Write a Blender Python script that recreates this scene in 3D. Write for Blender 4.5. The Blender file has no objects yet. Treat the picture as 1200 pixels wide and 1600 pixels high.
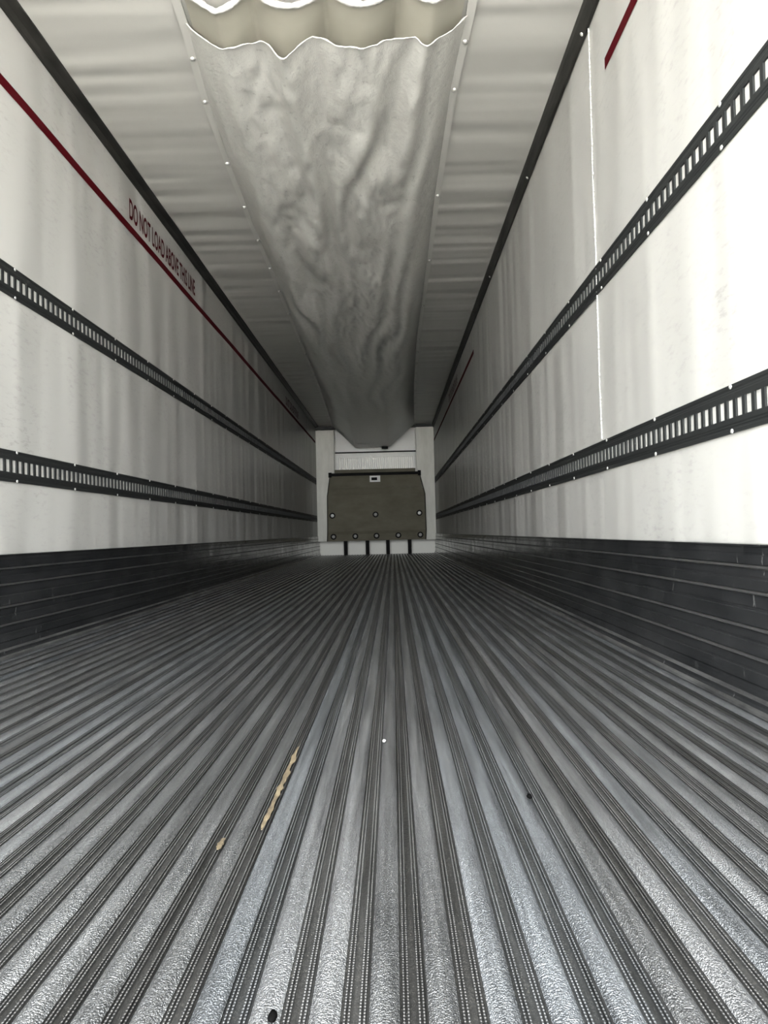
import bpy, math, random
from mathutils import Vector, Matrix, noise
random.seed(7)
sc = bpy.context.scene
col = sc.collection

# ------------------------------------------------------------------ camera
F_PX, CX, CZ = 1161.9, 1.589, 0.4639
YAW, PITCH, ROLL = math.radians(-0.652), math.radians(1.561), math.radians(-1.412)
cam_data = bpy.data.cameras.new('camera')
cam = bpy.data.objects.new('camera', cam_data)
col.objects.link(cam)
fwd = Vector((math.sin(YAW)*math.cos(PITCH), math.cos(YAW)*math.cos(PITCH), math.sin(PITCH)))
rgt0 = Vector((math.cos(YAW), -math.sin(YAW), 0))
up0 = rgt0.cross(fwd)
rgt = rgt0*math.cos(ROLL) + up0*math.sin(ROLL)
upv = -rgt0*math.sin(ROLL) + up0*math.cos(ROLL)
m = Matrix((rgt, upv, -fwd)).transposed().to_4x4()
m.translation = Vector((CX, 0, CZ))
cam.matrix_world = m
cam_data.sensor_fit = 'VERTICAL'
cam_data.sensor_height = 36.0
cam_data.sensor_width = 27.0
cam_data.lens = F_PX/1600*36
cam_data.clip_start = 0.02
cam_data.clip_end = 200
sc.camera = cam

# ------------------------------------------------------------------ world, daylight, exposure
world = bpy.data.worlds.new('overcast_sky')
sc.world = world
world.use_nodes = True
bg = world.node_tree.nodes['Background']
bg.inputs['Color'].default_value = (0.97, 0.99, 1.0, 1)
bg.inputs['Strength'].default_value = 5.0
pl = bpy.data.lights.new('open_rear_doorway_offscreen', 'AREA')
pl.shape = 'RECTANGLE'; pl.size = 2.5; pl.size_y = 2.75
pl.cycles.is_portal = True
po = bpy.data.objects.new('open_rear_doorway_offscreen', pl)
sun = bpy.data.lights.new('sun_offscreen', 'SUN')
sun.energy = 32.0; sun.angle = math.radians(2); sun.color = (1.0, 0.95, 0.87)
suno = bpy.data.objects.new('sun_offscreen', sun)
suno.rotation_euler = Vector((-0.62, -0.25, -0.75)).to_track_quat('-Z', 'Y').to_euler()   # high, from the seamed side: lights the yard, not the inside
col.objects.link(suno)
po.location = (1.25, -0.22, 1.37)
po.rotation_euler = (math.radians(90), 0, 0)      # -Z looks along +Y, into the trailer
col.objects.link(po)
sc.view_settings.view_transform = 'Standard'
sc.view_settings.look = 'None'
sc.view_settings.gamma = 1.0
sc.view_settings.use_curve_mapping = False
sc.view_settings.exposure = 2.72
try:
    sc.cycles.max_bounces = 16
    sc.cycles.diffuse_bounces = 8
    sc.cycles.glossy_bounces = 8
    sc.cycles.sample_clamp_indirect = 6
except Exception:
    pass

# ------------------------------------------------------------------ dimensions (metres)
W, HC, D, Y0 = 2.5, 2.73, 15.635, -0.2
DW = D + 0.45                 # front wall behind the bulkhead
Y_SEAM = 3.208

# ------------------------------------------------------------------ helpers
class MB:
    def __init__(s): s.v, s.f, s.m, s.sm = [], [], [], False
    def quad(s, a, b, c, d, mi=0):
        n = len(s.v); s.v += [a, b, c, d]; s.f.append((n, n+1, n+2, n+3)); s.m.append(mi)
    def box(s, x0, x1, y0, y1, z0, z1, mi=0):
        n = len(s.v)
        s.v += [(x, y, z) for x in (x0, x1) for y in (y0, y1) for z in (z0, z1)]
        for q in ((0,1,3,2),(4,6,7,5),(0,4,5,1),(2,3,7,6),(0,2,6,4),(1,5,7,3)):
            s.f.append(tuple(n+i for i in q)); s.m.append(mi)
    def extrude(s, prof, y0, y1, closed=False, mi=0, caps=False):
        """profile of (x, z) points swept along Y"""
        n = len(s.v); k = len(prof)
        s.v += [(x, y0, z) for x, z in prof] + [(x, y1, z) for x, z in prof]
        for i in range(k if closed else k-1):
            j = (i+1) % k
            s.f.append((n+i, n+j, n+k+j, n+k+i))
            s.m.append(mi[i] if isinstance(mi, (list, tuple)) else mi)
        if caps:
            s.f.append(tuple(n+i for i in range(k))); s.m.append(0)
            s.f.append(tuple(n+k+i for i in reversed(range(k)))); s.m.append(0)
    def poly_xz(s, pts, y0, y1, mi=0):
        s.extrude(pts, y0, y1, True, mi, True)
    def tube(s, a, b, r, k=10, mi=0):
        a, b = Vector(a), Vector(b); d = (b-a).normalized()
        u = d.orthogonal().normalized(); w = d.cross(u); n = len(s.v)
        for p in (a, b):
            s.v += [tuple(p + (u*math.cos(t*2*math.pi/k) + w*math.sin(t*2*math.pi/k))*r) for t in range(k)]
        for i in range(k):
            j = (i+1) % k; s.f.append((n+i, n+j, n+k+j, n+k+i)); s.m.append(mi)
        s.f.append(tuple(n+i for i in reversed(range(k)))); s.m.append(mi)
        s.f.append(tuple(n+k+i for i in range(k))); s.m.append(mi)
    def dome(s, c, ax, r, h, k=10, rings=3, mi=0):
        """button head: base circle at c, crown along ax"""
        c, ax = Vector(c), Vector(ax).normalized()
        u = ax.orthogonal().normalized(); w = ax.cross(u); n = len(s.v)
        for q in range(rings):
            a = q/rings*math.pi/2
            for t in range(k):
                p = t*2*math.pi/k
                s.v.append(tuple(c + ax*h*math.sin(a) + (u*math.cos(p)+w*math.sin(p))*r*math.cos(a)))
        s.v.append(tuple(c + ax*h))
        for q in range(rings-1):
            for t in range(k):
                j = (t+1) % k
                s.f.append((n+q*k+t, n+q*k+j, n+(q+1)*k+j, n+(q+1)*k+t)); s.m.append(mi)
        for t in range(k):
            s.f.append((n+(rings-1)*k+t, n+(rings-1)*k+(t+1) % k, n+rings*k)); s.m.append(mi)
    def grid(s, fn, nu, nv, mi=0):
        n = len(s.v)
        s.v += [fn(i/nu, j/nv) for i in range(nu+1) for j in range(nv+1)]
        for i in range(nu):
            for j in range(nv):
                a = n + i*(nv+1) + j
                s.f.append((a, a+1, a+nv+2, a+nv+1)); s.m.append(mi)
    def mesh(s, name, mats, smooth=False):
        me = bpy.data.meshes.new(name)
        me.from_pydata([tuple(p) for p in s.v], [], s.f)
        mats = mats if isinstance(mats, (list, tuple)) else [mats]
        for q in mats: me.materials.append(q)
        me.polygons.foreach_set('material_index', s.m)
        if smooth: me.polygons.foreach_set('use_smooth', [True]*len(me.polygons))
        me.update()
        return me
    def build(s, name, mats, parent=None, smooth=False):
        return link(name, s.mesh(name, mats, smooth), parent)

def link(name, me, parent=None, loc=None):
    o = bpy.data.objects.new(name, me); col.objects.link(o)
    if parent is not None: o.parent = parent
    if loc is not None: o.location = loc
    return o
def empty(name, loc=(0, 0, 0)):
    o = bpy.data.objects.new(name, None); col.objects.link(o); o.location = loc
    o.empty_display_size = 0.2
    return o
def tag(o, label=None, cat=None, group=None, kind=None):
    if label: o['label'] = label
    if cat: o['category'] = cat
    if group: o['group'] = group
    if kind: o['kind'] = kind
    return o
def fbm(x, y, z=0.0, oct=3):
    return noise.fractal(Vector((x, y, z)), 1.0, 2.0, oct, noise_basis='PERLIN_ORIGINAL')

# ------------------------------------------------------------------ materials
def mat(name, color=(0.8, 0.8, 0.8), rough=0.5, metal=0.0, spec=0.5, emit=None):
    mt = bpy.data.materials.new(name); mt.use_nodes = True
    b = mt.node_tree.nodes['Principled BSDF']
    b.inputs['Base Color'].default_value = (*color, 1)
    b.inputs['Roughness'].default_value = rough
    b.inputs['Metallic'].default_value = metal
    b.inputs['Specular IOR Level'].default_value = spec
    if emit:
        b.inputs['Emission Color'].default_value = (*emit[0], 1)
        b.inputs['Emission Strength'].default_value = emit[1]
    return mt
class NT:
    def __init__(s, mt):
        s.t = mt.node_tree; s.b = s.t.nodes['Principled BSDF']
        s.tc = s.t.nodes.new('ShaderNodeTexCoord')
    def n(s, kind, **kw):
        q = s.t.nodes.new(kind)
        for k, v in kw.items(): setattr(q, k, v)
        return q
    def l(s, a, b): s.t.links.new(a, b)
    def mapped(s, scale, out='Object', loc=(0, 0, 0)):
        q = s.n('ShaderNodeMapping'); q.inputs['Scale'].default_value = scale
        q.inputs['Location'].default_value = loc
        s.l(s.tc.outputs[out], q.inputs['Vector']); return q.outputs[0]
    def noise(s, scale, vec, detail=3, rough=0.5):
        q = s.n('ShaderNodeTexNoise'); q.inputs['Scale'].default_value = scale
        q.inputs['Detail'].default_value = detail; q.inputs['Roughness'].default_value = rough
        s.l(vec, q.inputs['Vector']); return q.outputs[0]
    def ramp(s, fac, stops):
        q = s.n('ShaderNodeValToRGB'); r = q.color_ramp
        while len(r.elements) < len(stops): r.elements.new(0.5)
        for e, (p, c) in zip(r.elements, stops):
            e.position = p; e.color = (*c, 1) if len(c) == 3 else c
        s.l(fac, q.inputs[0]); return q.outputs[0]
    def mix(s, fac, a, b, mode='MIX'):
        q = s.n('ShaderNodeMix', data_type='RGBA', blend_type=mode)
        for i, v in ((0, fac), (6, a), (7, b)):
            if hasattr(v, 'links'): s.l(v, q.inputs[i])
            else: q.inputs[i].default_value = v if i == 0 else (*v, 1)
        return q.outputs[2]
    def math(s, op, a, b=None):
        q = s.n('ShaderNodeMath', operation=op)
        for i, v in ((0, a), (1, b)):
            if v is None: continue
            if hasattr(v, 'links'): s.l(v, q.inputs[i])
            else: q.inputs[i].default_value = v
        return q.outputs[0]
    def bump(s, h, dist, strength=1.0, prev=None):
        q = s.n('ShaderNodeBump'); q.inputs['Distance'].default_value = dist
        q.inputs['Strength'].default_value = strength
        s.l(h, q.inputs['Height'])
        if prev is not None: s.l(prev, q.inputs['Normal'])
        s.l(q.outputs[0], s.b.inputs['Normal']); return q.outputs[0]
    def color(s, c): s.l(c, s.b.inputs['Base Color'])
    def rough(s, c): s.l(c, s.b.inputs['Roughness'])

M = {}
# glass-fibre wall skin: off white, scuffed
M['wall'] = mat('white_wall_skin', (0.78, 0.78, 0.75), 0.33, spec=0.15)
t = NT(M['wall'])
c = (0.318, 0.316, 0.300)
scuff = t.noise(30, t.mapped((1, 0.45, 1.5)), 6, 0.72)
scuff = t.ramp(scuff, [(0.52, (0, 0, 0)), (0.70, (1, 1, 1))])
where = t.ramp(t.noise(2.6, t.mapped((1, 1, 0.8), loc=(5, 2, 3)), 2), [(0.40, (0, 0, 0)), (0.64, (1, 1, 1))])
c = t.mix(t.math('MULTIPLY', t.math('MULTIPLY', scuff, where), 0.5), c, (0.12, 0.118, 0.11))
t.color(c)
t.bump(t.noise(1.0, t.mapped((1, 2.6, 0.42)), 1.5, 0.4), 0.042)
# ceiling skin
M['ceiling'] = mat('white_ceiling_skin', (0.74, 0.74, 0.71), 0.36, spec=0.12)
t = NT(M['ceiling'])
M['ceiling'].node_tree.nodes['Principled BSDF'].inputs['Base Color'].default_value = (0.310, 0.308, 0.290, 1)
t.bump(t.noise(1.0, t.mapped((0.5, 5.0, 1)), 1, 0.4), 0.03)
M['seal'] = mat('white_sealant', (0.36, 0.36, 0.345), 0.5, spec=0.2)
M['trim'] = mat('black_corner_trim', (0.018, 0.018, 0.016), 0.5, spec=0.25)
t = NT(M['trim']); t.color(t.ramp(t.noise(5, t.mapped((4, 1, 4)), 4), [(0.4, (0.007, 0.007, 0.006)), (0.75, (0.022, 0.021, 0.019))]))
M['track'] = mat('charcoal_track_steel', (0.022, 0.024, 0.024), 0.55, spec=0.2)
t = NT(M['track'])
wear = t.ramp(t.noise(14, t.mapped((1, 0.6, 2.5)), 5, 0.7), [(0.62, (0.010, 0.011, 0.011)), (0.80, (0.06, 0.06, 0.057))])
t.color(wear)
M['rivet'] = mat('bright_rivet_metal', (0.45, 0.45, 0.43), 0.35, 0.6)
M['red'] = mat('dark_red_tape', (0.045, 0.001, 0.003), 0.7, spec=0.05)
# kick plate planks
M['kick'] = mat('black_scuff_plank', (0.020, 0.021, 0.022), 0.36, 0.0, 0.3)
t = NT(M['kick'])
scr = t.ramp(t.noise(26, t.mapped((1, 1.4, 0.5)), 6, 0.8), [(0.60, (0, 0, 0)), (0.74, (1, 1, 1))])
patch = t.ramp(t.noise(1.3, t.mapped((1, 1, 3), loc=(3, 1, 0)), 2), [(0.44, (0, 0, 0)), (0.60, (1, 1, 1))])
t.color(t.mix(t.math('MULTIPLY', scr, t.math('MULTIPLY', patch, 0.9)), t.ramp(t.noise(4, t.mapped((1, 1, 2)), 4), [(0.3, (0.007, 0.0075, 0.008)), (0.7, (0.018, 0.0185, 0.019))]), (0.15, 0.15, 0.145)))
t.rough(t.ramp(t.noise(6, t.mapped((1, 1, 1)), 4), [(0.3, (0.07,)*3), (0.7, (0.24,)*3)]))
t.bump(t.noise(14, t.mapped((1, 0.5, 1)), 4, 0.6), 0.0008)
M['lip'] = mat('worn_lip_metal', (0.09, 0.09, 0.088), 0.38, 0.7)
M['cant'] = mat('worn_cant_metal', (0.24, 0.245, 0.245), 0.42, 0.75)
t = NT(M['cant']); t.color(t.ramp(t.noise(7, t.mapped((1, 0.4, 1)), 5, 0.7), [(0.35, (0.045, 0.045, 0.045)), (0.7, (0.18, 0.18, 0.177))]))
# floor aluminium
def floor_mat(name, lo, hi, rough, kind):
    mt = mat(name, hi, rough, 0.8)
    t = NT(mt)
    oi = t.n('ShaderNodeObjectInfo')
    geo = t.n('ShaderNodeNewGeometry')
    sep = t.n('ShaderNodeSeparateXYZ'); t.l(geo.outputs['Position'], sep.inputs[0])
    def wmap(scale):
        q = t.n('ShaderNodeMapping'); q.inputs['Scale'].default_value = scale
        t.l(geo.outputs['Position'], q.inputs['Vector']); return q.outputs[0]
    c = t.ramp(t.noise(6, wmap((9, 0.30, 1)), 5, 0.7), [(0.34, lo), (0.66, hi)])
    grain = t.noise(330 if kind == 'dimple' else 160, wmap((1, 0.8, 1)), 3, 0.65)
    c = t.mix(0.6, c, t.ramp(grain, [(0.36, (0.55,)*3), (0.52, (0.75,)*3), (0.66, (0.9,)*3)]), 'MULTIPLY')  # mild wear mottle; also paints in some of the dimples' glitter and shade
    tint = t.ramp(oi.outputs['Random'], [(0.0, (0.72, 0.72, 0.715)), (0.6, (1, 1, 1)), (1.0, (0.90, 0.95, 1.0))])
    c = t.mix(1.0, c, tint, 'MULTIPLY')
    t.color(c)
    if kind == 'dimple':
        vo = t.n('ShaderNodeTexVoronoi', feature='SMOOTH_F1'); vo.inputs['Scale'].default_value = 230
        t.l(wmap((1, 0.75, 1)), vo.inputs['Vector'])
        h = t.math('ADD', t.math('MULTIPLY', vo.outputs['Distance'], 0.3), t.noise(520, wmap((1, 0.8, 1)), 2))
        t.bump(h, 0.0034, 1.0)
    elif kind == 'serrated':
        wv = t.math('SINE', t.math('MULTIPLY', sep.outputs[1], 1250.0))
        t.bump(wv, 0.00045, 1.0)
    else:
        t.bump(t.noise(260, wmap((1, 0.5, 1)), 3, 0.7), 0.0012, 1.0)
    return mt
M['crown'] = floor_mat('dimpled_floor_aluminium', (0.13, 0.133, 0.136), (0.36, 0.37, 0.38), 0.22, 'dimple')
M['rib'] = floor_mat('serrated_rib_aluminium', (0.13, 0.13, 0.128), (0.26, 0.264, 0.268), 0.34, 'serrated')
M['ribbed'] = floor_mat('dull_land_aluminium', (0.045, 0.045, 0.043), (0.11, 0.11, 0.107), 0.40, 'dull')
M['under'] = mat('floor_underlay', (0.03, 0.03, 0.03), 0.7)
# chute
M['chute'] = mat('silvery_chute_vinyl', (0.66, 0.66, 0.63), 0.30, 0.15, spec=0.25)
t = NT(M['chute'])
big = t.noise(2.2, t.mapped((1.4, 0.7, 1)), 5, 0.6)
cc = (0.385, 0.384, 0.363)
speck = t.ramp(t.noise(34, t.mapped((1, 0.8, 1)), 3, 0.6), [(0.60, (0, 0, 0)), (0.72, (1, 1, 1))])
cc = t.mix(t.math('MULTIPLY', speck, 0.5), cc, (0.20, 0.198, 0.185))
t.color(cc)
cr = t.noise(14, t.mapped((1.2, 0.9, 1)), 5, 0.6)
n1 = t.bump(cr, 0.012, 0.6)
M['liner'] = mat('beige_liner_vinyl', (0.50, 0.485, 0.42), 0.5)
t = NT(M['liner']); t.color(t.ramp(t.noise(3, t.mapped((1, 1, 1)), 3), [(0.3, (0.22, 0.21, 0.177)), (0.7, (0.28, 0.27, 0.23))]))
M['hem'] = mat('white_hem_binding', (0.33, 0.33, 0.318), 0.45, spec=0.2)
t = NT(M['hem']); t.bump(t.noise(60, t.mapped((1, 1, 1)), 4), 0.006)
M['strip'] = mat('pale_batten_plastic', (0.34, 0.338, 0.32), 0.4, spec=0.3)
# bulkhead
M['column'] = mat('pale_grey_bulkhead_skin', (0.70, 0.70, 0.64), 0.5, spec=0.2)
t = NT(M['column']); t.color(t.ramp(t.noise(2.5, t.mapped((2, 1, 0.5)), 5, 0.7), [(0.3, (0.58, 0.58, 0.52)), (0.7, (0.74, 0.74, 0.68))]))
M['panel'] = mat('olive_grey_bulkhead_plastic', (0.21, 0.205, 0.17), 0.6, spec=0.08)
t = NT(M['panel']); t.color(t.ramp(t.noise(2, t.mapped((1, 1, 2)), 4, 0.6), [(0.3, (0.105, 0.098, 0.070)), (0.7, (0.155, 0.145, 0.108))]))
M['black'] = mat('black_rubber', (0.008, 0.008, 0.008), 0.6, spec=0.05)
M['brace'] = mat('dark_grey_steel', (0.045, 0.044, 0.037), 0.6, spec=0.1)
M['evap'] = mat('white_evaporator_metal', (0.80, 0.80, 0.76), 0.4)
M['fin'] = mat('grey_fin_metal', (0.42, 0.41, 0.37), 0.4, 0.3)
M['label'] = mat('white_label', (0.85, 0.85, 0.82), 0.5)
M['frontwall'] = mat('white_front_wall_skin', (0.82, 0.82, 0.76), 0.5)
M['ground'] = mat('pale_concrete_ground', (0.40, 0.39, 0.37), 0.9)
t = NT(M['ground']); t.color(t.ramp(t.noise(0.8, t.mapped((1, 1, 1)), 5), [(0.3, (0.34, 0.335, 0.32)), (0.7, (0.45, 0.44, 0.42))]))
M['rust'] = mat('ochre_residue', (0.50, 0.33, 0.13), 0.75)
t = NT(M['rust']); t.color(t.ramp(t.noise(45, t.mapped((1, 0.5, 1)), 4, 0.7), [(0.35, (0.03, 0.022, 0.011)), (0.55, (0.075, 0.057, 0.030)), (0.75, (0.13, 0.112, 0.075))]))
M['chip'] = mat('black_rubber_chip', (0.002, 0.002, 0.002), 0.9, spec=0.0)
M['crumb'] = mat('white_crumb', (0.5, 0.5, 0.48), 0.5)

# ================================================================== STRUCTURE
# ground outside
b = MB(); b.quad((-30, -40, -1.3), (33, -40, -1.3), (33, 40, -1.3), (-30, 40, -1.3))
tag(b.build('ground', M['ground']), 'pale concrete yard under the trailer', kind='structure')

# floor base + corrugated channels (43 extrusions side by side)
NCH = 43; P = W/NCH
b = MB(); b.box(0, W, Y0, DW, -0.06, -0.008)
floor = tag(b.build('floor', M['under']), 'ribbed aluminium trailer floor running to the front bulkhead', kind='structure')
cw = 0.0300            # crown width inside one pitch
prof, mi = [], []
K = 12
for i in range(K+1):                       # smooth convex crown
    a = i/K
    prof.append((0.001 + a*cw, -0.0055 + 0.0055*(1-abs(2*a-1)**2.3)))
    if i < K: mi.append(0)
x = 0.001 + cw
land = P - x
z0 = -0.0062
ribs = [(0.10, 0.20), (0.26, 0.36), (0.66, 0.76), (0.82, 0.92)]     # two pairs of fine serrated ribs
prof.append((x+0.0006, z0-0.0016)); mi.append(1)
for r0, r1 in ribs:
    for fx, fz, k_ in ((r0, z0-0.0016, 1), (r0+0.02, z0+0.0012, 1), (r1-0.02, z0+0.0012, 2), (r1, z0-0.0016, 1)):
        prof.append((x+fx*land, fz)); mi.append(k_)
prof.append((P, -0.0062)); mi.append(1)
b = MB()
b.extrude(prof, Y0, DW-0.02, mi=mi)
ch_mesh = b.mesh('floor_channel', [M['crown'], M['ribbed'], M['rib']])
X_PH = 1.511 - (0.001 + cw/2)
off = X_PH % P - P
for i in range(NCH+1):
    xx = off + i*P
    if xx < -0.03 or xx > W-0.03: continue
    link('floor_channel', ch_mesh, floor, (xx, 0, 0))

# walls: waved skins with real relief, thick core behind
def wall_skin(side, y0, y1, z0, z1, lift=0.0, seedz=0.0, step=0.05, tilt=0.0):
    X = 0.0 if side < 0 else W
    nu = max(4, int((y1-y0)/step)); nv = 8
    b = MB()
    def fn(u, v):
        y = y0 + (y1-y0)*u; z = z0 + (z1-z0)*v
        d = 0.0030*(0.5+0.5*fbm(y*1.9, z*0.33, seedz)) + 0.0022*(0.5+0.5*fbm(y*5.0, z*0.5, seedz+7))
        d += tilt*math.exp(-(y-y0)/0.7)
        return (X - (-side)*(-1)*0 + side*(d - lift), y, z)
    b.grid(fn, nu, nv)
    return b
def core(side, name):
    X = 0.0 if side < 0 else W
    b = MB()
    b.box(min(X+side*0.012, X+side*0.07), max(X+side*0.012, X+side*0.07), Y0, DW, -0.06, HC+0.06)
    return b.build(name, M['wall'])
wl = tag(core(-1, 'wall_left'), 'white scuffed trailer side wall with the red load line lettering', kind='structure')
wall_skin(-1, Y0, DW, 0.0, HC, 0.0, 1.3).build('wall_panel', M['wall'], wl, True)
wr = tag(core(1, 'wall_right'), 'white trailer side wall with a sealed vertical panel seam', kind='structure')
wall_skin(1, Y0, Y_SEAM, 0.0, HC, 0.0, 4.1).build('wall_panel', M['wall'], wr, True)
wall_skin(1, Y_SEAM-0.03, DW, 0.0, HC, 0.0, 9.1, tilt=0.006).build('wall_panel', M['wall'], wr, True)
# seam bead of sealant with blobs
b = MB()
npt = 90
ring = []
for i in range(npt+1):
    z = 0.84 + (2.645-0.84)*i/npt
    yy = Y_SEAM + 0.0035*math.sin(z*7.0) + 0.006*fbm(z*2.2, 3.3)
    r = 0.0032 + 0.0018*max(0, fbm(z*9, 1.7))
    ring.append((z, yy, r))
for i in range(npt):
    (z, y, r), (z2, y2, r2) = ring[i], ring[i+1]
    b.tube((W-0.001, y, z), (W-0.001, y2, z2), (r+r2)/2, 6)
b.build('seam_bead', M['seal'], wr, True)
for z in (0.93, 1.02, 1.12, 1.24, 1.36, 1.72, 1.86, 2.0, 2.13, 2.26, 2.38, 2.50, 2.60):
    q = MB(); q.dome((0, 0, 0), (-1, 0, 0), 0.009, 0.006, 8)
    link('seam_rivet', q.mesh('seam_rivet', M['seal'], True), wr, (W-0.001, Y_SEAM - 0.004, z))

b = MB(); b.box(-0.07, W+0.07, DW, DW+0.08, -0.06, HC+0.07)
wf = tag(b.build('wall_front', M['frontwall']), 'white front end wall seen under and above the bulkhead', kind='structure')

# ceiling
b = MB(); b.box(-0.07, W+0.07, Y0, DW, HC+0.012, HC+0.07)
ceil = tag(b.build('ceiling', M['ceiling']), 'white rippled trailer ceiling', kind='structure')
b = MB()
def cfn(u, v):
    y = Y0 + (DW-Y0)*u; x = W*v
    d = 0.004*(0.5+0.5*fbm(y*2.6, x*0.5, 2.2)) + 0.003*(0.5+0.5*fbm(y*7.5, x*0.9, 5.2))
    return (x, y, HC + d)
b.grid(cfn, 420, 14)
b.build('ceiling_skin', M['ceiling'], ceil, True)

# corner trims between walls and ceiling
def cove(name, side, zw, xc, label):
    X = 0.0 if side < 0 else W
    s_ = -side
    pts = [(X, zw), (X+s_*0.010, zw), (X+s_*0.014, zw+0.004),
           (X+s_*(0.35*xc+0.012), zw+(HC-zw)*0.30), (X+s_*(0.7*xc+0.008), zw+(HC-zw)*0.62), (X+s_*xc, HC-0.006), (X+s_*xc, HC+0.006)]
    b = MB(); b.extrude(pts, Y0, D-0.02)
    o = tag(b.build(name, M['trim']), label, kind='structure')
    return o
cove('trim_1', -1, 2.700, 0.068, 'black corner trim between lettered wall and ceiling')
t2 = cove('trim_2', 1, 2.648, 0.034, 'black corner trim between seamed wall and ceiling')
for y in (3.26, 4.6, 6.4):
    q = MB(); q.dome((0, 0, 0), (-0.7, 0, -0.7), 0.010, 0.006, 8)
    link('trim_rivet', q.mesh('trim_rivet', M['rivet'], True), t2, (W-0.017, y, 2.656))

# kick plates: stacked black planks with worn lips
KZ = [0.060, 0.132, 0.205, 0.295, 0.360, 0.4144]
def kick(name, side, label):
    X = 0.0 if side < 0 else W
    s_ = -side
    b = MB(); b.box(min(X, X+s_*0.008), max(X, X+s_*0.008), Y0, D+0.3, 0, KZ[-1]-0.004)
    root = tag(b.build(name, M['kick']), label, kind='structure')
    b = MB()                                # canted foot strip
    b.extrude([(X+s_*0.008, KZ[0]), (X+s_*0.020, KZ[0]-0.002), (X+s_*0.020, 0.034), (X+s_*0.026, 0.031), (X+s_*0.029, 0.026), (X+s_*0.029, 0.016), (X+s_*0.033, 0.010), (X+s_*0.040, 0.004), (X+s_*0.041, -0.004)], Y0, D+0.3, mi=[0, 0, 1, 1, 0, 0, 1, 1])
    b.build('foot_strip', [M['kick'], M['cant']], root)
    for i in range(len(KZ)-1):
        a, c = KZ[i], KZ[i+1]
        h = c-a
        pr = [(0.008, a), (0.014, a+0.001), (0.014, a+h*0.42), (0.012, a+h*0.45), (0.012, a+h*0.52), (0.014, a+h*0.55),
              (0.014, c-0.010), (0.021, c-0.007), (0.021, c-0.003), (0.008, c-0.001)]
        b = MB(); b.extrude([(X+s_*o, z) for o, z in pr], Y0, D+0.3, mi=[0]*6+[1, 1, 1])
        b.build('kick_plank', [M['kick'], M['lip'] if i < 4 else M['kick']], root)
    return root
kick('baseboard_left', -1, 'black ribbed kick plate below the lettered wall')
kick('baseboard_right', 1, 'black ribbed kick plate below the seamed wall')

# ================================================================== THINGS
# ---- slotted cargo tracks
def track(side, zb, zt, label):
    X = 0.0 if side < 0 else W
    s_ = -side
    h = zt-zb
    root = tag(empty('cargo_track', (X, Y0, zb)), label, 'cargo track', 'slotted cargo tracks along the walls')
    L = D - 0.03 - Y0
    pitch, sw = 0.0508, 0.034
    fo, ro = 0.0042, 0.0065
    za, zc = 0.022, h-0.022          # raised band
    s0, s1 = 0.040, h-0.040          # slots
    b = MB()
    b.extrude([(0, 0), (s_*fo, 0), (s_*fo, 0.010), (s_*(fo-0.0015), 0.012), (s_*(fo-0.0015), 0.016), (s_*fo, 0.018), (s_*fo, za), (s_*ro, za+0.004)], 0, L)
    b.extrude([(s_*ro, zc-0.004), (s_*fo, zc), (s_*fo, h-0.018), (s_*(fo-0.0015), h-0.016), (s_*(fo-0.0015), h-0.012), (s_*fo, h-0.010), (s_*fo, h), (0, h)], 0, L)
    n = int(L/pitch); y = 0.0
    lo, hi = za+0.004, zc-0.004
    ph = (3.049 - Y0) % pitch - pitch/2
    xo = s_*ro; xi = s_*0.0004
    y = 0.0; k = 0
    ys = ph + pitch/2 - sw/2
    if ys < 0: ys += pitch
    b.quad((xo, 0, lo), (xo, ys, lo), (xo, ys, hi), (xo, 0, hi))
    while ys + pitch < L:
        ye = ys + sw; yn = ys + pitch
        b.quad((xo, ys, lo), (xo, ye, lo), (xo, ye, s0), (xo, ys, s0))
        b.quad((xo, ys, s1), (xo, ye, s1), (xo, ye, hi), (xo, ys, hi))
        b.quad((xo, ye, lo), (xo, yn, lo), (xo, yn, hi), (xo, ye, hi))
        for (p, q) in (((ys, s0), (ye, s0)), ((ye, s0), (ye, s1)), ((ye, s1), (ys, s1)), ((ys, s1), (ys, s0))):
            b.quad((xo, p[0], p[1]), (xo, q[0], q[1]), (xi, q[0], q[1]), (xi, p[0], p[1]))
        ys = yn
    b.quad((xo, ys, lo), (xo, L, lo), (xo, L, hi), (xo, ys, hi))
    b.build('track_rail', M['track'], root)
    q = MB(); q.quad((s_*0.0008, 0, za), (s_*0.0008, L, za), (s_*0.0008, L, zc), (s_*0.0008, 0, zc)); q.build('track_backing', M['wall'], root)
    q = MB(); q.dome((0, 0, 0), (s_, 0, 0), 0.0075, 0.004, 8)
    rm = q.mesh('track_rivet', M['rivet'], True)
    y = (1.979 - Y0) % 0.573
    while y < L:
        for zz in (0.005, h-0.005):
            link('track_rivet', rm, root, (s_*fo, y, zz))
        y += 0.573
    return root
track(-1, 1.496, 1.628, 'black slotted cargo track, upper one on the wall with red lettering')
track(-1, 0.712, 0.844, 'black slotted cargo track, lower one on the wall with red lettering')
track(1, 1.468, 1.596, 'black slotted cargo track, upper one on the wall with the seam')
track(1, 0.704, 0.833, 'black slotted cargo track, lower one on the wall with the seam')

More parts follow.
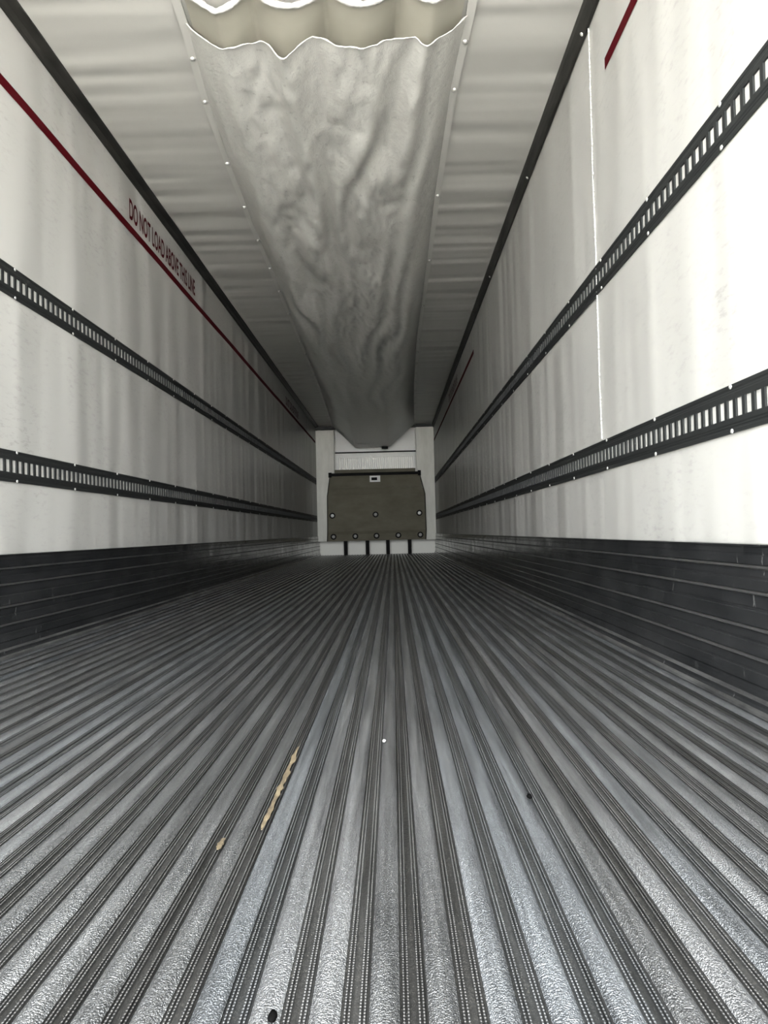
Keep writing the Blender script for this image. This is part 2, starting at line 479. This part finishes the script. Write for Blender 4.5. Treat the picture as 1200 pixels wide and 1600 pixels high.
# ---- red load lines and lettering
def tape(side, y0, y1, z, label, wav=0.006, hgt=0.047, cut=0.0):
    X = 0.0 if side < 0 else W
    s_ = -side
    n = max(6, int((y1-y0)/0.12)); b = MB()
    def fn(u, v):
        y = y0 + (y1-y0)*u; yy = y
        if u == 1.0: yy = y - cut*(1-v)
        return (X + s_*0.0012, yy, z + (v-0.5)*hgt + wav*fbm(y*0.9, 0.3, 5.0))
    b.grid(fn, n, 1)
    b.grid(lambda u, v: (X, fn(u, v)[1], fn(u, v)[2]), n, 1)
    o = b.build('load_line_tape', M['red'])
    return tag(o, label, 'tape', 'red load line tapes')
tape(-1, Y0, D-0.05, 2.392, 'long dark red tape line running the whole lettered wall')
tape(1, Y0, 2.99, 2.348, 'short red tape end on the seamed wall before the seam', 0.002, cut=-0.0)
tape(1, 7.92, D-0.05, 2.372, 'dark red tape line beginning past the seam on the seamed wall', 0.004)

def lettering(side, y0, y1, zb, hgt, label):
    X = 0.0 if side < 0 else W
    cu = bpy.data.curves.new('load_lettering', 'FONT')
    cu.body = 'DO NOT LOAD ABOVE THIS LINE'
    cu.size = 1.0; cu.extrude = 0.0; cu.offset = 0.022
    tmp = bpy.data.objects.new('load_lettering', cu); col.objects.link(tmp)
    dg = bpy.context.evaluated_depsgraph_get(); dg.update()
    me = bpy.data.meshes.new_from_object(tmp.evaluated_get(dg))
    bpy.data.objects.remove(tmp)
    xs = [v.co.x for v in me.vertices]; ys = [v.co.y for v in me.vertices]
    ax, bx = min(xs), max(xs); ay, by = min(ys), max(ys)
    for v in me.vertices:
        u = (v.co.x-ax)/(bx-ax); w = (v.co.y-ay)/(by-ay)
        y = y0 + u*(y1-y0) if side < 0 else y1 - u*(y1-y0)
        v.co = (X - side*0.0014, y, zb + w*hgt)
    me.materials.clear(); me.materials.append(M['red'])
    o = link('load_lettering', me)
    return tag(o, label, 'lettering', 'load limit lettering')
lettering(-1, 4.55, 6.08, 2.452, 0.132, 'red words DO NOT LOAD ABOVE THIS LINE in the brighter part of the wall')
lettering(-1, 11.3, 12.8, 2.452, 0.132, 'dark red load limit words far along the wall near the bulkhead, above the long tape')
lettering(1, 9.9, 11.4, 2.43, 0.125, 'dark red load limit words on the seamed wall above the far tape')

# ---- air chute under the ceiling
chute = tag(empty('air_chute', (1.34, 3.1, HC)), 'silvery crumpled fabric air chute hung along the ceiling', 'air chute')
def inv(p): return (p[0]-1.34, p[1]-3.1, p[2]-HC)
LX = [(2.2, .775), (3.15, .73), (3.76, .677), (4.5, .645), (5.3, .622), (6.04, .615), (6.76, .60), (11.0, .52), (15.9, .36)]
RX = [(2.2, 2.0), (3.16, 1.985), (3.72, 1.955), (4.94, 1.942), (6.1, 1.945), (7.4, 1.94), (8.6, 1.935), (11.4, 1.98), (15.9, 2.11)]
def interp(T, y):
    if y <= T[0][0]: return T[0][1]
    for (a, p), (c, q) in zip(T, T[1:]):
        if y <= c: return p + (q-p)*(y-a)/(c-a)
    return T[-1][1]
DROP = [(3.0, .105), (5.0, .16), (8.0, .25), (11.0, .335), (14.0, .42), (15.5, .46), (16.0, .47)]
def env(u, y):
    far = min(1, max(0, (y-11)/4.4))
    p = 1.6 + 0.2*far
    near_e = 1 - abs(2*u-1)**7
    # flat-bottomed trapezoid section at the bulkhead, lowest left of centre
    tr = min(1, u/0.27, (1-u)/0.31)
    return near_e*(1-far) + max(0, tr)*far
def chute_z(u, y):
    d = interp(DROP, y)*env(u, y)
    e = min(1, 5*u, 5*(1-u))
    near = math.exp(-(max(y, 3.2)-3.2)/2.6)
    scal = math.cos(2*math.pi*(u-0.08)/0.262)
    d += e*near*0.034*scal
    mid = math.exp(-((y-6.0)/4.5)**2)
    wp = 1.1*fbm(u*2.5, y*0.45, 6.0, 2)
    amp = 0.5 + 0.9*abs(fbm(u*3.1, y*0.5, 2.7, 2))
    ru = max(0.0, min(1.0, (u-0.35)/0.3))
    d += e*mid*0.042*amp*(1-ru)*math.sin(2*math.pi*(u*5.5 + 0.04*(y-3) + wp))        # lengthwise folds
    d += e*mid*0.038*amp*ru*math.sin(2*math.pi*(u*6.0 + 0.42*(y-3) + wp))            # folds running aslant
    cr_ = fbm(u*13, y*2.6, 3.0, 4)
    d += e*mid*0.020*(abs(cr_)-0.2)                                                   # crumple creases
    d += e*0.006*fbm(u*26, y*6.0, 8.0, 3)*math.exp(-((y-5)/4)**2)
    return HC - 0.012 - max(0.0, d)
YM = 3.20
def mouth_y(u): return YM + 0.012*fbm(u*9, 0.5, 2.0) + 0.05*(abs(2*u-1)**6)*0
ylist = []
y = 0.0
while y < 1: 
    ylist.append(y); y += 0.0022 if y < 0.35 else 0.006
ylist.append(1.0)
b = MB(); NU = 96
rows = []
for q in ylist:
    row = []
    for i in range(NU+1):
        u = i/NU
        ya = mouth_y(u); yy = ya + (D-0.135-ya)*q
        x0, x1 = interp(LX, yy)+0.012, interp(RX, yy)-0.012
        row.append(inv((x0+(x1-x0)*u, yy, chute_z(u, yy))))
    rows.append(row)
n = 0
for r in rows: b.v += r
for j in range(len(rows)-1):
    for i in range(NU):
        a = j*(NU+1)+i
        b.f.append((a, a+1, a+NU+2, a+NU+1)); b.m.append(0)
fab = b.build('chute_fabric', M['chute'], chute, True)
# collar is an added second layer over the far end of the chute
b = MB()
def end_layer(a, c):
    yy = D-0.62 + 0.47*a
    x0, x1 = interp(LX, yy)+0.006, interp(RX, yy)-0.006
    return inv((x0+(x1-x0)*c, yy, chute_z(c, yy)-0.008-0.006*(0.5+0.5*fbm(c*14, yy*4))))
b.grid(end_layer, 8, 60)
col_ = b.build('chute_end_layer', M['chute'], chute, True)
b = MB(); b.box(*[v for p in ((1.40, 1.53), (D-0.20, D-0.155), (2.20, 2.29)) for v in p]); b.v = [inv(p) for p in b.v]
b.build('chute_end_clip', M['black'], col_)
# rolled hem at the mouth
b = MB()
pts = []
for i in range(NU+1):
    u = i/NU; ya = mouth_y(u)
    x0, x1 = interp(LX, ya)+0.012, interp(RX, ya)-0.012
    pts.append(inv((x0+(x1-x0)*u, ya-0.004+0.004*fbm(u*40, 1.0), chute_z(u, ya)-0.003)))
def strand(b, pts, r, k=7, jitter=0.0):
    n0 = len(b.v)
    for i, p in enumerate(pts):
        a = Vector(pts[max(0, i-1)]); c = Vector(pts[min(len(pts)-1, i+1)])
        d = (c-a).normalized(); up_ = Vector((0, 0, 1)); sd = d.cross(up_).normalized(); w = sd.cross(d)
        rr = r*(1+jitter*fbm(i*0.7, 2.5))
        for t_ in range(k):
            an = t_*2*math.pi/k
            b.v.append(tuple(Vector(p) + (sd*math.cos(an)+w*math.sin(an))*rr))
    for i in range(len(pts)-1):
        for t_ in range(k):
            j = (t_+1) % k; a = n0+i*k
            b.f.append((a+t_, a+j, a+k+j, a+k+t_)); b.m.append(0)
strand(b, pts, 0.0032, 7, 0.8)
b.build('mouth_hem', M['chute'], fab, True)
# beige inner liner with four tubular bulges that reaches past the mouth
YL0, YL1 = 3.00, 4.6
def liner(u, y):
    x0, x1 = interp(LX, y)+0.035, interp(RX, y)-0.035
    ph = (u-0.105)/0.262
    tt = ph - round(ph); bulge = 1-4*tt*tt
    d = 0.004 + 0.088*bulge*min(1, 7*u+0.2, 7*(1-u)+0.2)
    return (x0+(x1-x0)*u, y, HC - d)
b = MB()
b.grid(lambda a, c: inv(liner(c, YL0 + 0.02*fbm(c*5, 1.1) * (1-a) + (YL1-YL0)*a)), 12, 96)
lin = b.build('chute_liner', M['liner'], chute, True)
b = MB()
strand(b, [inv((lambda p: (p[0], p[1], p[2]-0.002))(liner(i/96, YL0 + 0.02*fbm(i/96*5, 1.1)))) for i in range(97)], 0.013, 7, 0.4)
b.build('liner_hem', M['hem'], lin, True)
# edge battens with buttons
for T, sgn in ((LX, -1), (RX, 1)):
    b = MB(); ys = [2.2 + i*0.2 for i in range(int((D-2.2)/0.2)+1)]
    for ya, yb in zip(ys, ys[1:]):
        xa, xb = interp(T, ya), interp(T, yb); z1, z2 = HC-0.017, HC-0.002
        hw = 0.019
        A = [(xa-hw, ya), (xa+hw, ya), (xb+hw, yb), (xb-hw, yb)]
        b.quad(*[inv((p[0], p[1], z1)) for p in A])
        for e in ((0, 3), (1, 2)):
            p, q = A[e[0]], A[e[1]]
            b.quad(inv((*p, z1)), inv((*q, z1)), inv((*q, z2)), inv((*p, z2)))
    bat = b.build('edge_batten', M['strip'], chute)
    q = MB(); q.dome((0, 0, 0), (0, 0, -1), 0.014, 0.011, 10)
    bm_ = q.mesh('batten_button', M['rivet'], True)
    ylst = [3.37, 3.74, 4.93, 6.12, 7.36, 8.65] if sgn > 0 else [3.43, 3.78, 4.42, 5.02, 5.6, 6.2, 6.8, 7.5, 8.6]
    y = ylst[-1]
    while y < D-1: y += 0.62; ylst.append(y)
    for y in ylst:
        link('batten_button', bm_, bat, inv((interp(T, y)+sgn*0.004, y, HC-0.017)))

# ---- front bulkhead
bk = tag(empty('bulkhead', (1.25, D, 0)), 'grey bulkhead standing across the front end on black legs', 'bulkhead')
def bl(p): return (p[0]-1.25, p[1]-D, p[2])
def bpart(name, build_fn, mats, parent=bk, smooth=False):
    b = MB(); build_fn(b); b.v = [bl(p) for p in b.v]
    o = b.build(name, mats, parent, smooth)
    return o
bpart('side_panel', lambda b: b.box(0.004, 0.386, D, D+0.05, 0.30, 2.645), M['column'])
bpart('side_panel', lambda b: b.box(2.125, 2.496, D, D+0.05, 0.29, 2.665), M['column'])
bpart('header_shade', lambda b: b.box(0.004, 2.496, D-0.005, D+0.05, 2.665, HC-0.004), M['trim'])  # added strip; its black stands in for the shaded ceiling above the side panels
# hooded centre panel, three folded bands
def cpanel(b):
    sec = [(1.70, .297, 2.171, -.030), (1.62, .288, 2.182, -.055), (1.40, .262, 2.225, -.075), (1.25, .236, 2.276, -.100), (0.50, .226, 2.282, -.110), (0.44, .222, 2.280, -.085), (0.30, .212, 2.272, -.080)]
    for (z, xa, xb, o), (z2, xa2, xb2, o2) in zip(sec, sec[1:]):
        b.quad((xa, D+o, z), (xb, D+o, z), (xb2, D+o2, z2), (xa2, D+o2, z2))
        b.quad((xa, D+o, z), (xa2, D+o2, z2), (xa2, D-0.001, z2), (xa, D-0.001, z))
        b.quad((xb, D+o, z), (xb2, D+o2, z2), (xb2, D-0.001, z2), (xb, D-0.001, z))
    b.quad((.297, D-.03, 1.70), (2.171, D-.03, 1.70), (2.171, D+.05, 1.70), (.297, D+.05, 1.70))
    b.quad((.212, D-.08, .30), (2.272, D-.08, .30), (2.272, D+.03, .30), (.212, D+.03, .30))
    b.quad((.297, D+.04, 1.70), (2.171, D+.04, 1.70), (2.272, D+.04, .30), (.212, D+.04, .30))
cp = bpart('centre_panel', cpanel, M['panel'])
def edge_strip(s):
    def f(b):
        P_ = [(1.70, .297, 2.171, -.034), (1.25, .236, 2.276, -.105), (0.50, .226, 2.282, -.115), (0.30, .212, 2.272, -.086)]
        for (z, xa, xb, o), (z2, xa2, xb2, o2) in zip(P_, P_[1:]):
            p, q = (xa, xa2) if s < 0 else (xb, xb2)
            b.tube((p, D+o, z), (q, D+o2, z2), 0.011, 6)
    return f
bpart('edge_trim', edge_strip(-1), M['brace'], cp); bpart('edge_trim', edge_strip(1), M['brace'], cp)
bpart('top_bar', lambda b: (b.box(.275, 2.20, D-0.075, D-0.02, 1.665, 1.725), b.box(.265, .33, D-0.09, D-0.01, 1.64, 1.74), b.box(2.14, 2.205, D-0.09, D-0.01, 1.64, 1.745)), M['black'])
bpart('top_ledge', lambda b: b.box(.390, 2.09, D-0.015, D+0.05, 1.725, 1.80), M['panel'])
lab = bpart('label_plate', lambda b: b.box(1.13, 1.35, D-0.068, D-0.061, 1.525, 1.655), M['label'])
bpart('label_print', lambda b: b.box(1.165, 1.285, D-0.0695, D-0.0685, 1.56, 1.62), M['black'], lab)
for z, o in ((1.42, -.0735), (1.255, -.0995)):  # raised strips added so the panel's fold lines show in the flat light
    bpart('fold_strip', lambda b: b.box(.34, 2.13, D+o-.010, D+o+.006, z-.016, z+.016), M['panel'], cp)
for (x, z, o, bright) in ((.332, .836, -.1065, 1), (1.235, .840, -.1065, 0), (2.150, .850, -.1065, 1), (.345, .395, -.0835, 0), (.80, .395, -.0835, 0), (1.245, .395, -.0835, 0), (1.70, .395, -.0835, 0), (2.16, .395, -.0835, 0)):
    bo = bpart('bolt', lambda b: (b.tube((x, D+o, z), (x, D+o-.014, z), .062, 16)), M['black'])
    bpart('bolt_head', lambda b: b.dome((x, D+o-.0142, z), (0, -1, 0), .036, .016, 12), M['label'] if bright else M['strip'], bo, True)
for x in (.589, 1.047, 1.477, 1.934):
    bpart('leg', lambda b: b.box(x-.038, x+.038, D-0.03, D+0.03, 0.002, 0.31), M['black'])

# ---- evaporator behind the bulkhead
ev = tag(empty('evaporator', (1.25, D+0.3, 1.75)), 'white finned evaporator box behind the top of the bulkhead', 'evaporator')
def evp(name, f, mt, parent=ev):
    b = MB(); f(b); b.v = [(p[0]-1.25, p[1]-D-0.3, p[2]-1.75) for p in b.v]
    return b.build(name, mt, parent)
evp('housing', lambda b: (b.box(.40, 2.11, D+.30, D+.44, 2.10, 2.66), b.box(.40, 2.11, D+.34, D+.44, 1.60, 2.10)), M['evap'])
evp('cross_rod', lambda b: b.tube((.392, D+.22, 2.185), (2.12, D+.22, 2.185), .013, 8), M['black'])
evp('fin_frame', lambda b: (b.box(.46, 2.11, D+.285, D+.30, 2.075, 2.10), b.box(2.06, 2.11, D+.285, D+.34, 1.60, 2.075), b.box(.41, .46, D+.285, D+.34, 1.60, 2.10)), M['evap'])
fm = None
for i in range(36):
    x = .49 + i*(1.56/35)
    if fm is None:
        b = MB(); b.box(-.007, .007, -.02, .02, -.24, .24); fm = b.mesh('fin', M['fin'])
    link('fin', fm, ev, (x-1.25, 0.01, 1.835-1.75))

# ---- bits lying on the floor
def flake(name, pts, z, mt, label, cat, thick=0.0012, group=None):
    b = MB(); n = len(pts)
    b.v += [(x, y, z) for x, y in pts] + [(x, y, z+thick) for x, y in pts]
    b.f.append(tuple(range(n, 2*n))); b.m.append(0)
    for i in range(n):
        j = (i+1) % n; b.f.append((i, j, n+j, n+i)); b.m.append(0)
    return tag(b.build(name, mt), label, cat, group)
def streak(cx, y0, y1, w, n=26, seed=0.0):
    L_, R_ = [], []
    for i in range(n+1):
        y = y0 + (y1-y0)*i/n; e = math.sin(math.pi*(0.06+0.88*i/n))**0.5
        L_.append((cx - w*e*(0.35+1.3*abs(fbm(i*0.83, seed))), y)); R_.append((cx + w*e*(0.35+1.3*abs(fbm(i*0.83, seed+4))), y))
    return L_ + R_[::-1]
flake('dried_residue', streak(1.371, 1.18, 1.63, 0.008, seed=1.0), 0.0006, M['rust'], 'long ochre streak of dried residue on the floor', 'residue', 0.0012)
flake('dried_residue', streak(1.318, 1.11, 1.15, 0.007, 8, 3.0), 0.0006, M['rust'], 'small ochre spot of dried residue on the floor', 'residue', 0.0012)
def pebble(name, x, y, z, r, mt, label, cat):
    b = MB()
    n = 9
    for q in range(5):
        a = -math.pi/2 + math.pi*q/4
        for k in range(n):
            p = 2*math.pi*k/n; j = 1+0.35*fbm(q*1.3+x*9, k*0.9)
            b.v.append((x+r*0.8*j*math.cos(a)*math.cos(p), y+r*1.5*j*math.cos(a)*math.sin(p), z+r*0.6*(1+math.sin(a))))
    for q in range(4):
        for k in range(n):
            k2 = (k+1) % n; b.f.append((q*n+k, q*n+k2, (q+1)*n+k2, (q+1)*n+k)); b.m.append(0)
    return tag(b.build(name, mt, None, True), label, cat)
pebble('rubber_chip', 1.812, 1.294, 0.0008, 0.006, M['chip'], 'small black chip lying alone on the ribbed floor', 'debris')
pebble('rubber_chip', 1.462, 0.725, -0.001, 0.006, M['chip'], 'black rubber chip at the rear edge of the floor', 'debris')
pebble('white_crumb', 1.558, 1.656, 0.0008, 0.005, M['crumb'], 'tiny white crumb on the floor', 'debris')
